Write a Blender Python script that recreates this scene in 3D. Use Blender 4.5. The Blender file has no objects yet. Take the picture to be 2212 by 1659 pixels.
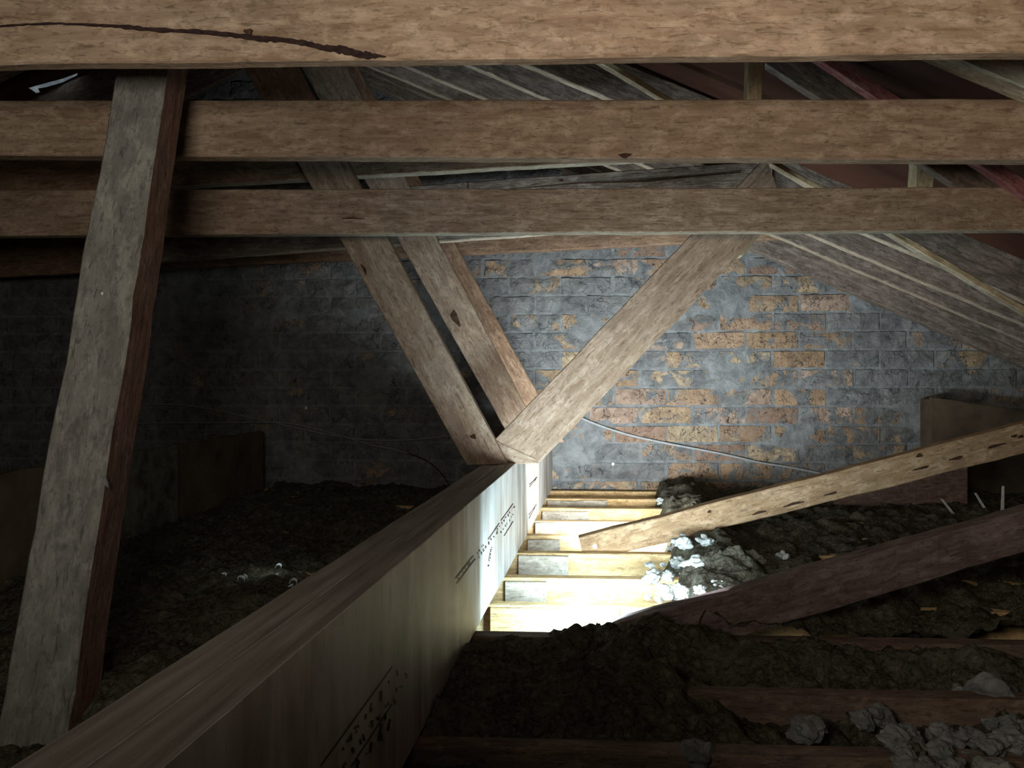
import bpy, bmesh, math, random
from mathutils import Vector, Matrix, noise
random.seed(7)
sc = bpy.context.scene
COL = sc.collection
# ------------------------------------------------------------------ camera, world, lights
F = 1660.0; CX = 1106.0; CY = 829.5; H = 0.487
YAW = math.radians(3.0)
RIGHT = Vector((math.cos(YAW), math.sin(YAW), 0)); FWD = Vector((-math.sin(YAW), math.cos(YAW), 0)); UP = Vector((0, 0, 1))
EYE = Vector((0, 0, H))
cd = bpy.data.cameras.new('camera'); cam = bpy.data.objects.new('camera', cd); COL.objects.link(cam)
cam.location = EYE; cam.rotation_euler = (math.pi/2, 0, YAW)
cd.sensor_width = 36; cd.lens = 36*F/2212; cd.clip_start = 0.02
sc.camera = cam
w = bpy.data.worlds.new('sky'); sc.world = w; w.use_nodes = True
w.node_tree.nodes['Background'].inputs[0].default_value = (0.75, 0.88, 1, 1)
w.node_tree.nodes['Background'].inputs[1].default_value = 1.2
vs = sc.view_settings; vs.view_transform = 'Standard'; vs.look = 'None'; vs.gamma = 1; vs.use_curve_mapping = False
vs.exposure = 0.0

def area(name, loc, target, sx, sy, power, color, spread=180):
    l = bpy.data.lights.new(name, 'AREA'); l.shape = 'RECTANGLE'; l.size = sx; l.size_y = sy
    l.energy = power; l.color = color; l.spread = math.radians(spread)
    o = bpy.data.objects.new(name, l); COL.objects.link(o); o.location = loc
    o.rotation_euler = (Vector(target)-Vector(loc)).to_track_quat('-Z', 'Y').to_euler()
    return o
# daylight of the room below, coming up through the open ceiling
for gy, gw, gp in ((1.60, 0.10, 0.7), (1.825, 0.14, 1.1), (2.09, 0.16, 1.5), (2.36, 0.16, 1.3), (2.62, 0.16, 1.2), (2.88, 0.16, 1.0)):
    gx = -0.02 + 0.125*(gy-1.6)
    area('room_light_gap', (gx+0.07, gy, -0.125), (gx+0.07, gy+0.0001, 0.5), 0.16, gw, gp, (0.55, 0.82, 1.0))
area('room_light_far', (0.32, 2.5, -0.62), (0.32, 2.9, 0.3), 0.7, 1.0, 4, (1.0, 0.93, 0.85))
# added bodiless fills just above the joists, washing beam face, struts and gable
area('beam_fill', (0.06, 1.54, 0.04), (0.0, 3.5, 0.12), 0.12, 0.06, 5.0, (0.58, 0.84, 1.0), 170)
area('gable_fill', (0.20, 1.56, 0.09), (0.42, 3.6, 0.66), 0.30, 0.16, 4.6, (0.78, 0.91, 1.0), 110)
area('opening_fill', (0.27, 2.36, 0.055), (0.40, 3.6, 0.62), 0.40, 0.10, 17, (0.86, 0.94, 1.0), 150)
# dim warm light from the hatch behind the camera, then two added fills
area('hatch_light', (-0.28, -0.05, 0.62), (0.95, 1.05, 1.06), 0.25, 0.20, 5.2, (1.0, 0.90, 0.77), 100)
area('left_fill', (-0.15, -0.12, 0.62), (-0.62, 1.05, 1.00), 0.25, 0.2, 2.6, (1.0, 0.94, 0.84), 100)  # added fill for the timbers and post at left
area('floor_fill', (-0.55, -0.8, 1.10), (0.6, 1.2, 0.0), 0.6, 0.4, 2.4, (1.0, 0.94, 0.80))  # added broad fill lifting the dark foreground floor

# ------------------------------------------------------------------ helpers
def ray(u, v): return RIGHT*((u-CX)/F) + FWD + UP*((CY-v)/F)
def PD(u, v, d): return EYE + ray(u, v)*d
def PY(u, v, y):
    r = ray(u, v); return EYE + r*(y/r.y)
def PZ(u, v, z=0.0):
    r = ray(u, v); return EYE + r*((z-H)/r.z)
def PP(u, v, p0, n):
    r = ray(u, v); return EYE + r*((p0-EYE).dot(n)/r.dot(n))

def link(name, me, mats, parent=None, mat=None):
    o = bpy.data.objects.new(name, me); COL.objects.link(o)
    for m in (mats if isinstance(mats, (list, tuple)) else [mats]):
        if len(me.materials) < (len(mats) if isinstance(mats, (list, tuple)) else 1): me.materials.append(m)
    if mat is not None: o.matrix_world = mat
    if parent is not None:
        o.parent = parent
        if mat is not None:
            o.matrix_parent_inverse = Matrix.Identity(4)
            o.matrix_basis = parent_world(parent).inverted() @ mat
    return o
def parent_world(o):
    m = o.matrix_basis.copy()
    while o.parent is not None:
        o = o.parent; m = o.matrix_basis @ m
    return m
def tag(o, label=None, cat=None, group=None, kind=None):
    if label: o['label'] = label
    if cat: o['category'] = cat
    if group: o['group'] = group
    if kind: o['kind'] = kind
    return o
def empty(name, loc):
    o = bpy.data.objects.new(name, None); COL.objects.link(o); o.location = loc; o.empty_display_size = 0.1; return o
def mesh_from(verts, faces, smooth=False):
    me = bpy.data.meshes.new('mesh'); me.from_pydata([tuple(v) for v in verts], [], faces); me.update()
    if smooth: me.polygons.foreach_set('use_smooth', [True]*len(me.polygons))
    return me
def fbm(p, o=4): return noise.fractal(p, 0.9, 2.1, o, noise_basis='PERLIN_ORIGINAL')

# ------------------------------------------------------------------ materials
class NT:
    def __init__(s, name):
        s.m = bpy.data.materials.new(name); s.m.use_nodes = True; s.t = s.m.node_tree
        s.b = s.t.nodes['Principled BSDF']
    def n(s, typ, **kw):
        nd = s.t.nodes.new(typ)
        for k, v in kw.items():
            if k.startswith('i_'):
                key = k[2:]
                nd.inputs[int(key) if key.isdigit() else key.replace('_', ' ')].default_value = v
            else: setattr(nd, k, v)
        return nd
    def l(s, a, b): s.t.links.new(a, b)
    def ramp(s, fac, stops, interp='LINEAR'):
        r = s.n('ShaderNodeValToRGB'); r.color_ramp.interpolation = interp
        el = r.color_ramp.elements
        while len(el) < len(stops): el.new(0.5)
        for e, (p, c) in zip(el, stops):
            e.position = p; e.color = (c[0], c[1], c[2], 1) if not isinstance(c, (int, float)) else (c, c, c, 1)
        s.l(fac, r.inputs[0]); return r.outputs[0]
    def noise(s, vec, scale, detail=4, rough=0.55, dist=0.0):
        nd = s.n('ShaderNodeTexNoise', i_Scale=scale, i_Detail=detail, i_Roughness=rough, i_Distortion=dist)
        s.l(vec, nd.inputs['Vector']); return nd.outputs['Fac']
    def mix(s, fac, a, b, mode='MIX'):
        nd = s.n('ShaderNodeMix', data_type='RGBA', blend_type=mode)
        if isinstance(fac, (int, float)): nd.inputs[0].default_value = fac
        else: s.l(fac, nd.inputs[0])
        for inp, val in ((nd.inputs[6], a), (nd.inputs[7], b)):
            if isinstance(val, tuple): inp.default_value = (*val, 1)
            else: s.l(val, inp)
        return nd.outputs[2]
    def math(s, op, a, b=None):
        nd = s.n('ShaderNodeMath', operation=op)
        for i, val in enumerate((a, b)):
            if val is None: continue
            if isinstance(val, (int, float)): nd.inputs[i].default_value = val
            else: s.l(val, nd.inputs[i])
        return nd.outputs[0]
    def objvec(s, scale, rnd=True):
        tc = s.n('ShaderNodeTexCoord'); mp = s.n('ShaderNodeMapping'); mp.inputs['Scale'].default_value = scale
        s.l(tc.outputs['Object'], mp.inputs['Vector'])
        if rnd:
            oi = s.n('ShaderNodeObjectInfo'); cb = s.n('ShaderNodeCombineXYZ')
            m = s.math('MULTIPLY', oi.outputs['Random'], 57.0)
            s.l(m, cb.inputs[0]); s.l(m, cb.inputs[1]); s.l(cb.outputs[0], mp.inputs['Location'])
        return mp.outputs[0]
    def bump(s, h, strength, dist=0.004, prev=None):
        nd = s.n('ShaderNodeBump', i_Strength=strength, i_Distance=dist); s.l(h, nd.inputs['Height'])
        if prev is not None: s.l(prev, nd.inputs['Normal'])
        return nd.outputs[0]
    def out(s, color, rough=0.85, normal=None, spec=0.2):
        if isinstance(color, tuple): s.b.inputs['Base Color'].default_value = (*color, 1)
        else: s.l(color, s.b.inputs['Base Color'])
        s.b.inputs['Roughness'].default_value = rough
        s.b.inputs['Specular IOR Level'].default_value = spec
        if normal is not None: s.l(normal, s.b.inputs['Normal'])
        return s.m

def wood(name, dark, mid, light, dirt=0.3, dirtcol=(0.10, 0.085, 0.07), bumpy=0.5, streak=(4.5, 34, 34)):
    t = NT(name)
    gr = t.noise(t.objvec(streak), 2.2, 6, 0.62, 0.35)
    col = t.ramp(gr, [(0.30, dark), (0.50, mid), (0.72, light)])
    blot = t.noise(t.objvec((5, 11, 11)), 1.6, 5, 0.6, 0.6)
    col = t.mix(t.ramp(blot, [(0.42, 0.0), (0.66, dirt)]), col, dirtcol)
    pal = t.noise(t.objvec((7, 16, 16)), 3.1, 6, 0.7, 0.4)
    col = t.mix(t.ramp(pal, [(0.48, 0.0), (0.64, 0.5)]), col, tuple(min(1, c*1.35+0.03) for c in light))
    fib = t.noise(t.objvec((16, 95, 95)), 1.5, 4, 0.7, 0.8)
    col = t.mix(t.ramp(fib, [(0.34, 0.65), (0.44, 0.0)]), col, tuple(c*0.45 for c in dark))
    spk = t.noise(t.objvec((60, 90, 90)), 1.4, 3, 0.6)
    col = t.mix(t.ramp(spk, [(0.56, 0.0), (0.66, 0.45)]), col, tuple(c*0.6 for c in dark))
    nb = t.bump(fib, bumpy, 0.003); nb = t.bump(gr, bumpy*0.8, 0.006, nb)
    return t.out(col, 0.88, nb)

W_BROWN = wood('hardwood brown', (0.15, 0.085, 0.05), (0.235, 0.145, 0.085), (0.31, 0.20, 0.125))
W_COLLAR = wood('hardwood collar', (0.22, 0.14, 0.085), (0.32, 0.22, 0.145), (0.41, 0.305, 0.215), dirt=0.3, dirtcol=(0.20, 0.145, 0.11))
W_GREY = wood('weathered rafter', (0.12, 0.09, 0.07), (0.20, 0.155, 0.12), (0.29, 0.235, 0.185), dirt=0.5, dirtcol=(0.07, 0.055, 0.045))
W_POST = wood('dusty grey post', (0.13, 0.125, 0.11), (0.19, 0.18, 0.155), (0.25, 0.24, 0.205), dirt=0.3, dirtcol=(0.12, 0.11, 0.09), streak=(6, 12, 12))
W_REDSIDE = wood('reddish post side', (0.09, 0.045, 0.03), (0.15, 0.08, 0.055), (0.20, 0.12, 0.085), dirt=0.4)
W_LITEDGE = wood('pale uplit edge', (0.26, 0.20, 0.13), (0.36, 0.29, 0.20), (0.45, 0.38, 0.28), dirt=0.3)  # pale colour paints light from below onto the timbers' lower edges
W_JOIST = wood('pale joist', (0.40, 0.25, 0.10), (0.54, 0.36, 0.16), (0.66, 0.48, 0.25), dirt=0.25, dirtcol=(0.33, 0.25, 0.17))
W_CLEAT = wood('grey cleat', (0.28, 0.23, 0.17), (0.40, 0.34, 0.26), (0.52, 0.46, 0.37), dirt=0.4, dirtcol=(0.2, 0.17, 0.13))
W_YELLOW = wood('yellow batten', (0.34, 0.24, 0.13), (0.46, 0.35, 0.20), (0.58, 0.46, 0.30), dirt=0.2)
W_PALE = wood('pale batten', (0.38, 0.38, 0.30), (0.50, 0.50, 0.40), (0.60, 0.60, 0.50), dirt=0.2)
W_RED = wood('red painted batten', (0.20, 0.05, 0.05), (0.30, 0.10, 0.09), (0.36, 0.18, 0.16), dirt=0.3)
W_PURPLE = wood('purplish brace', (0.09, 0.06, 0.055), (0.15, 0.105, 0.095), (0.20, 0.15, 0.14), dirt=0.5, dirtcol=(0.08, 0.05, 0.04))
W_BRACE = wood('orange brown brace', (0.27, 0.16, 0.08), (0.40, 0.26, 0.14), (0.50, 0.35, 0.21), dirt=0.35, dirtcol=(0.15, 0.09, 0.05))
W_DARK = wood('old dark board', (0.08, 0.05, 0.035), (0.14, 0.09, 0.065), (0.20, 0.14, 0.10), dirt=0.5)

def lvl(name, top=False):
    t = NT(name)
    if top:
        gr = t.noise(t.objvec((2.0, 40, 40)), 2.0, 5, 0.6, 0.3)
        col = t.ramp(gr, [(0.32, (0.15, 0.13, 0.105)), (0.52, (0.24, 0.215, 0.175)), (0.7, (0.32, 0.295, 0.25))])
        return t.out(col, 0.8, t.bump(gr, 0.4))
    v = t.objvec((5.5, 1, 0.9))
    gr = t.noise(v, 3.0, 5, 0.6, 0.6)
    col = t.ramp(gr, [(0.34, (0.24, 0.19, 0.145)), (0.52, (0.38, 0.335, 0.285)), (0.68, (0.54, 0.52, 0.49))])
    big = t.noise(t.objvec((3.0, 1, 2.0)), 1.3, 4, 0.5, 0.8)
    col = t.mix(t.ramp(big, [(0.45, 0.0), (0.62, 0.5)]), col, (0.55, 0.52, 0.48))
    fine = t.noise(t.objvec((50, 1, 9)), 2.0, 4, 0.6)
    col = t.mix(t.ramp(fine, [(0.25, 0.4), (0.42, 0.0)]), col, (0.14, 0.09, 0.06))
    return t.out(col, 0.6, t.bump(fine, 0.2, 0.002), 0.3)
M_LVL = lvl('laminated beam face'); M_LVLTOP = lvl('laminated beam top edge', True)

def brick_mat():
    t = NT('old brick'); geo = t.n('ShaderNodeNewGeometry'); P = geo.outputs['Position']
    oi = t.n('ShaderNodeObjectInfo')
    n1 = t.noise(P, 22, 6, 0.65, 0.3)
    base = t.mix(t.ramp(n1, [(0.35, 0.0), (0.65, 0.7)]), oi.outputs['Color'], (0.20, 0.13, 0.09))
    n1b = t.noise(P, 60, 4, 0.6, 0.5)
    base = t.mix(t.ramp(n1b, [(0.34, 0.8), (0.42, 0.0)]), base, (0.045, 0.04, 0.038))
    n2 = t.noise(P, 8.5, 7, 0.62, 0.8)
    thr = t.math('ADD', n2, t.math('SUBTRACT', oi.outputs['Alpha'], 0.5))
    mask = t.ramp(thr, [(0.50, 0.0), (0.56, 1.0)])
    n3 = t.noise(P, 16, 6, 0.7, 0.5)
    cem = t.ramp(n3, [(0.3, (0.11, 0.11, 0.105)), (0.5, (0.20, 0.20, 0.19)), (0.7, (0.30, 0.30, 0.28))])
    col = t.mix(mask, base, cem)
    vo = t.n('ShaderNodeTexVoronoi', feature='DISTANCE_TO_EDGE', i_Scale=13.0)
    dn = t.n('ShaderNodeVectorMath', operation='ADD'); nn = t.n('ShaderNodeTexNoise', i_Scale=14.0, i_Detail=5.0)
    sv = t.n('ShaderNodeVectorMath', operation='SCALE', i_Scale=0.16)
    t.l(P, nn.inputs['Vector']); t.l(nn.outputs['Color'], sv.inputs[0]); t.l(P, dn.inputs[0]); t.l(sv.outputs[0], dn.inputs[1]); t.l(dn.outputs[0], vo.inputs['Vector'])
    crk = t.ramp(vo.outputs[0], [(0.0, 0.85), (0.03, 0.0)])
    n4 = t.noise(P, 5.0, 3, 0.5)
    crk2 = t.math('MULTIPLY', crk, t.ramp(n4, [(0.40, 0.0), (0.52, 1.0)]))
    col = t.mix(crk2, col, (0.025, 0.026, 0.028))
    nb = t.bump(n1b, 0.6, 0.005); nb = t.bump(n3, 0.9, 0.02, nb)
    return t.out(col, 0.93, nb, 0.15)
M_BRICK = brick_mat()
def mortar_mat():
    t = NT('grey mortar'); geo = t.n('ShaderNodeNewGeometry'); P = geo.outputs['Position']
    n3 = t.noise(P, 16, 6, 0.7, 0.5); n4 = t.noise(P, 55, 4, 0.6)
    col = t.ramp(n3, [(0.3, (0.13, 0.135, 0.13)), (0.5, (0.23, 0.235, 0.23)), (0.7, (0.34, 0.35, 0.335))])
    nb = t.bump(n4, 0.5, 0.006); nb = t.bump(n3, 0.8, 0.02, nb)
    return t.out(col, 0.95, nb, 0.1)
M_MORTAR = mortar_mat()
def simple(name, a, b, scale=20, rough=0.9, bump=0.4, lo=0.35, hi=0.65, dist=0.006, world=True):
    t = NT(name)
    if world: v = t.n('ShaderNodeNewGeometry').outputs['Position']
    else: v = t.objvec((1, 1, 1))
    n = t.noise(v, scale, 6, 0.65, 0.3)
    return t.out(t.ramp(n, [(lo, a), (hi, b)]), rough, t.bump(n, bump, dist), 0.15)
def insul_mat():
    t = NT('mossy insulation'); P = t.n('ShaderNodeNewGeometry').outputs['Position']
    a = t.noise(P, 9, 6, 0.7, 0.4); b = t.noise(P, 75, 5, 0.75, 1.2); c = t.noise(P, 3.0, 3, 0.5)
    col = t.ramp(a, [(0.32, (0.03, 0.023, 0.016)), (0.5, (0.08, 0.07, 0.042)), (0.68, (0.14, 0.13, 0.085))])
    col = t.mix(t.ramp(c, [(0.5, 0.0), (0.6, 0.5)]), col, (0.05, 0.032, 0.024))
    col = t.mix(t.ramp(b, [(0.42, 0.0), (0.62, 0.6)]), col, (0.24, 0.23, 0.18))
    col = t.mix(t.ramp(b, [(0.28, 0.8), (0.42, 0.0)]), col, (0.012, 0.01, 0.008))
    return t.out(col, 0.97, t.bump(b, 1.0, 0.012, t.bump(a, 0.6, 0.01)), 0.05)
M_INSUL = insul_mat()
M_CLUMP = simple('pale wool clump', (0.22, 0.22, 0.20), (0.52, 0.54, 0.50), 45, bump=0.7, dist=0.004)
M_CHUNK = simple('grey rubble', (0.10, 0.105, 0.10), (0.21, 0.215, 0.205), 30, bump=0.8)
M_MOSSLUMP = simple('brown lump', (0.06, 0.05, 0.035), (0.13, 0.115, 0.08), 30, bump=0.8)
M_LINING = simple('dark red roof lining', (0.04, 0.016, 0.01), (0.07, 0.028, 0.016), 3, rough=0.7, bump=0.1)
M_BOARD = simple('ceiling board', (0.15, 0.13, 0.11), (0.25, 0.22, 0.19), 10)
M_PAINT = simple('white room paint', (0.75, 0.74, 0.70), (0.8, 0.79, 0.75), 3, bump=0.05)
M_CABLE = simple('pale cable sheath', (0.33, 0.34, 0.33), (0.46, 0.47, 0.46), 80, rough=0.5, bump=0.1)
M_DCABLE = simple('dusty cable sheath', (0.22, 0.21, 0.20), (0.36, 0.35, 0.33), 80, rough=0.6, bump=0.1)
M_SCRAP = simple('white paper', (0.6, 0.66, 0.66), (0.8, 0.85, 0.85), 60, rough=0.8, bump=0.2)
M_CRACK = simple('dark resin', (0.018, 0.010, 0.009), (0.05, 0.028, 0.024), 60, rough=0.9, bump=0.6)
M_KNOT = simple('dark knot', (0.035, 0.018, 0.010), (0.09, 0.05, 0.03), 120, rough=0.8, bump=0.4)
M_INK = simple('black ink', (0.03, 0.018, 0.012), (0.05, 0.03, 0.022), 60, rough=0.7, bump=0.0)
M_STEEL = simple('bright steel', (0.6, 0.66, 0.75), (0.8, 0.85, 0.92), 60, rough=0.35, bump=0.0)
M_PANEL = simple('brown board', (0.07, 0.05, 0.032), (0.15, 0.115, 0.075), 5, bump=0.2)
M_PANELG = simple('flaking grey board', (0.07, 0.065, 0.05), (0.22, 0.215, 0.18), 14, bump=0.5)

# ------------------------------------------------------------------ timber builder
def plank(name, a0, a1, b0, b1, t, mat, parent=None, seed=None, wob=0.0015, ch=0.003, bow=0.0, sidemat=None, endwob=0.0, away=None):
    """four front-face corners (a = one end, b = other end; 0/1 = the two long edges), thickness t away from the camera"""
    a0, a1, b0, b1 = map(Vector, (a0, a1, b0, b1))
    seed = random.random()*1000 if seed is None else seed
    X = ((b0+b1)-(a0+a1)).normalized()
    zc = ((a1-a0)+(b1-b0)); zc -= X*zc.dot(X); Z = zc.normalized(); Y = Z.cross(X)
    c = (a0+a1+b0+b1)/4
    if Y.dot(c-EYE) < 0: Z = -Z; Y = Z.cross(X); a0, a1, b0, b1 = a1, a0, b1, b0
    if away is not None and Y.dot(Vector(away)) < 0: Z = -Z; Y = Z.cross(X); a0, a1, b0, b1 = a1, a0, b1, b0
    org = (a0+a1)/2
    M = Matrix((( X.x, Y.x, Z.x, org.x), (X.y, Y.y, Z.y, org.y), (X.z, Y.z, Z.z, org.z), (0, 0, 0, 1)))
    Mi = M.inverted()
    A0, A1, B0, B1 = Mi@a0, Mi@a1, Mi@b0, Mi@b1
    L = (b0-a0).length; n = max(2, min(90, int(L/0.035)))
    verts = []; faces = []; K = 8
    for i in range(n+1):
        s = i/n
        e0 = A0.lerp(B0, s); e1 = A1.lerp(B1, s)
        w0 = noise.noise(Vector((s*L*6, seed, 1)))*wob + noise.noise(Vector((s*L*25, seed, 2)))*wob*0.6
        w1 = noise.noise(Vector((s*L*6, seed, 5)))*wob + noise.noise(Vector((s*L*25, seed, 6)))*wob*0.6
        wy = noise.noise(Vector((s*L*3, seed, 9)))*wob
        bz = bow*4*s*(1-s)
        d = (e1-e0); dl = d.length; dn = d/dl
        e0 = e0 + dn*w0 + Vector((0, 0, bz)); e1 = e1 + dn*w1 + Vector((0, 0, bz))
        yy = Vector((0, 1, 0))
        c1 = ch*(0.7+0.6*abs(noise.noise(Vector((s*L*9, seed, 12)))))
        for p in (e0+dn*c1+yy*wy, e1-dn*c1+yy*wy, e1+yy*(c1+wy), e1+yy*(t-c1), e1-dn*c1+yy*t, e0+dn*c1+yy*t, e0+yy*(t-c1), e0+yy*(c1+wy)):
            verts.append(p)
    for i in range(n):
        for k in range(K):
            faces.append((i*K+k, i*K+(k+1) % K, (i+1)*K+(k+1) % K, (i+1)*K+k))
    faces.append(tuple(range(K))[::-1]); faces.append(tuple(n*K+k for k in range(K)))
    me = mesh_from(verts, faces)
    bm = bmesh.new(); bm.from_mesh(me); bmesh.ops.recalc_face_normals(bm, faces=bm.faces)
    bm.to_mesh(me); bm.free()
    mats = [mat] if sidemat is None else [mat, sidemat]
    for m in mats: me.materials.append(m)
    if sidemat is not None:
        for p in me.polygons:
            if p.normal.y > -0.5: p.material_index = 1
    o = bpy.data.objects.new(name, me); COL.objects.link(o)
    if parent is None: o.matrix_basis = M
    else: o.parent = parent; o.matrix_basis = parent_world(parent).inverted() @ M
    return o
def fr(name, edge0, edge1, Y, t, mat, **kw):
    """timber whose broad face lies in a plane parallel to the gable"""
    (p, q), (r, s) = edge0, edge1
    return plank(name, PY(*p, Y), PY(*r, Y), PY(*q, Y), PY(*s, Y), t, mat, **kw)
def patch(name, par, p0, nrm, pix, thick, mat, label=None):
    """thin solid of a pixel outline lying on the plane of a face"""
    pts = [PP(u, v, p0, nrm) for u, v in pix]
    return solid(name, par, pts, nrm, thick, mat, label)
def solid(name, par, pts, nrm, thick, mat, label=None):
    n = nrm.normalized()
    if n.dot(EYE-pts[0]) < 0: n = -n
    front = [p+n*thick for p in pts]; back = [p-n*0.001 for p in pts]; k = len(pts)
    W = parent_world(par).inverted() if par is not None else Matrix.Identity(4)
    faces = [tuple(range(k)), tuple(range(2*k-1, k-1, -1))]+[(i, i+k, (i+1) % k+k, (i+1) % k) for i in range(k)]
    me = mesh_from([W@p for p in front+back], faces); me.materials.append(mat)
    bm = bmesh.new(); bm.from_mesh(me); bmesh.ops.recalc_face_normals(bm, faces=bm.faces); bm.to_mesh(me); bm.free()
    o = bpy.data.objects.new(name, me); COL.objects.link(o); o.parent = par
    if label: o['label'] = label
    return o
def ribbon_pix(line, widths):
    L, R = [], []
    for i, (u, v) in enumerate(line):
        a = line[max(0, i-1)]; b = line[min(len(line)-1, i+1)]
        dx, dy = b[0]-a[0], b[1]-a[1]; l = math.hypot(dx, dy) or 1
        w_ = widths[i]/2; L.append((u-dy/l*w_, v+dx/l*w_)); R.append((u+dy/l*w_, v-dx/l*w_))
    return L+R[::-1]
def knot_on(par, Y, u, v, ru, rv, ang=0, name='knot', mat=None):
    pts = []
    for k in range(12):
        a = k/12*2*math.pi; r = 1+0.25*math.sin(3*a+u)
        x, y = math.cos(a)*ru*r, math.sin(a)*rv*r
        ca, sa = math.cos(ang), math.sin(ang)
        pts.append((u+x*ca-y*sa, v+x*sa+y*ca))
    o = patch(name, par, Vector((0, Y, 0)), Vector((0, -1, 0)), pts, 0.0035, mat or M_KNOT)
    return o

# ------------------------------------------------------------------ shell
WY = 3.60                                        # face of the gable wall
Q1 = PY(1614, 532, 3.42); Q2 = PY(2212, 790, 3.42)
m_r = (Q1.z-Q2.z)/(Q2.x-Q1.x)                     # pitch of the roof
xr = PY(640, 0, 3.42).x                           # ridge
zr = Q1.z + m_r*(Q1.x-xr)
RD = 0.13                                        # rafter depth
def roof_z(x): return (zr - m_r*(x-xr)) if x > xr else (zr + m_r*(x-xr))
lift = RD*math.sqrt(1+m_r*m_r)
def shell_plate(name, quad, mat, th=0.03, kind='structure'):
    a, b, c, d = map(Vector, quad); n = (b-a).cross(d-a).normalized()
    v = [a, b, c, d, a+n*th, b+n*th, c+n*th, d+n*th]
    f = [(0, 1, 2, 3), (7, 6, 5, 4), (0, 4, 5, 1), (1, 5, 6, 2), (2, 6, 7, 3), (3, 7, 4, 0)]
    me = mesh_from(v, f); me.materials.append(mat)
    bm = bmesh.new(); bm.from_mesh(me); bmesh.ops.recalc_face_normals(bm, faces=bm.faces); bm.to_mesh(me); bm.free()
    o = bpy.data.objects.new(name, me); COL.objects.link(o); o['kind'] = kind; return o
XE = xr + (zr+lift+0.15)/m_r; XW = xr - (zr+lift+0.15)/m_r
shell_plate('ceiling_right', [(xr, -1.3, zr+lift), (XE, -1.3, -0.15), (XE, 3.9, -0.15), (xr, 3.9, zr+lift)], M_LINING)
# left slope in strips: one narrow gap lets the sky in
gx = PY(120, 175, 2.6); gapx = xr - 0.9
def lz(x): return zr+lift+m_r*(x-xr)
lp0 = Vector((xr, 0, lz(xr))); ln = Vector((m_r, 0, -1)).normalized()
gap = [PP(u, v, lp0, ln) for u, v in ((62, 190), (75, 186), (105, 178), (135, 170), (168, 158), (166, 163), (135, 178), (100, 188), (82, 191), (86, 199), (78, 201), (70, 195))]
bmg = bmesh.new()
def loop(pts):
    vv = [bmg.verts.new(p) for p in pts]
    return [bmg.edges.new((vv[i], vv[(i+1) % len(vv)])) for i in range(len(vv))]
eg = loop([(xr, 3.9, lz(xr)), (XW, 3.9, lz(XW)), (XW, -1.3, lz(XW)), (xr, -1.3, lz(xr))])+loop(gap)
bmesh.ops.triangle_fill(bmg, edges=eg, use_beauty=True)
print('GAP', gap[0], gap[4], len(bmg.faces))
me = bpy.data.meshes.new('lining'); bmg.to_mesh(me); bmg.free(); me.materials.append(M_LINING)
o = bpy.data.objects.new('ceiling_left', me); COL.objects.link(o); o['kind'] = 'structure'
shell_plate('wall_front', [(XW, -1.3, -0.2), (XE, -1.3, -0.2), (XE, -1.3, zr+0.4), (XW, -1.3, zr+0.4)], M_LINING)
# ceiling boards of the room below with the opened strip
def board(name, x0, x1, y0, y1, z=-0.115, mat=M_BOARD): return shell_plate(name, [(x0, y0, z), (x1, y0, z), (x1, y1, z), (x0, y1, z)], mat, 0.012)
OY0, OY1, OX0, OX1 = 1.50, 3.58, -0.11, 0.62
fl = empty('floor', (0, 1, -0.11)); fl['kind'] = 'structure'
for a in ((XW, XE, -1.3, OY0), (XW, OX0, OY0, 3.9), (OX1, XE, OY0, 3.9), (OX0, OX1, OY1, 3.9)):
    o = board('floor_board', *a); o.parent = fl; o.location = -fl.location; del o['kind']
# the room under the opening: plain painted box
bx = [(-1.6, 0.4), (2.0, 0.4), (2.0, 4.2), (-1.6, 4.2)]
shell_plate('wall_lower_left', [(-1.6, 0.4, -2.5), (-1.6, 4.2, -2.5), (-1.6, 4.2, -0.13), (-1.6, 0.4, -0.13)], M_PAINT)
shell_plate('wall_lower_right', [(2.0, 0.4, -2.5), (2.0, 4.2, -2.5), (2.0, 4.2, -0.13), (2.0, 0.4, -0.13)], M_PAINT)
shell_plate('wall_lower_back', [(-1.6, 4.2, -2.5), (2.0, 4.2, -2.5), (2.0, 4.2, -0.13), (-1.6, 4.2, -0.13)], M_PAINT)
shell_plate('wall_lower_front', [(-1.6, 0.4, -2.5), (2.0, 0.4, -2.5), (2.0, 0.4, -0.13), (-1.6, 0.4, -0.13)], M_PAINT)
shell_plate('floor_lower', [(-1.6, 0.4, -2.5), (2.0, 0.4, -2.5), (2.0, 4.2, -2.5), (-1.6, 4.2, -2.5)], M_PAINT)

# ------------------------------------------------------------------ gable wall
wall = empty('wall_back', (0, WY, 0)); wall['kind'] = 'structure'
def wl(o, p): o.parent = wall; o.location = Vector(p)-wall.location; return o
x0, x1, z0, z1 = XW+0.1, XE-0.1, -0.16, zr+lift-0.02
nx, nz = 420, 100
vs_, fs_ = [], []
for j in range(nz+1):
    for i in range(nx+1):
        x = x0+(x1-x0)*i/nx; z = z0+(z1-z0)*j/nz
        h = 0.004*fbm(Vector((x*9, 0, z*9)), 3)+0.003*noise.noise(Vector((x*40, 3, z*40)))
        big = noise.noise(Vector((x*3.1, 7, z*4.2)))
        h += max(0, big-0.12)*0.03
        vs_.append((x, WY+0.003-h, z))
for j in range(nz):
    for i in range(nx):
        x = x0+(x1-x0)*(i+.5)/nx; z = z0+(z1-z0)*j/nz
        if z > roof_z(x)+lift: continue
        a = j*(nx+1)+i; fs_.append((a, a+1, a+nx+2, a+nx+1))
me = mesh_from([Vector(v)-Vector((0, WY, 0)) for v in vs_], fs_, True); me.materials.append(M_MORTAR)
mo = bpy.data.objects.new('mortar', me); COL.objects.link(mo); mo.parent = wall
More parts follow.
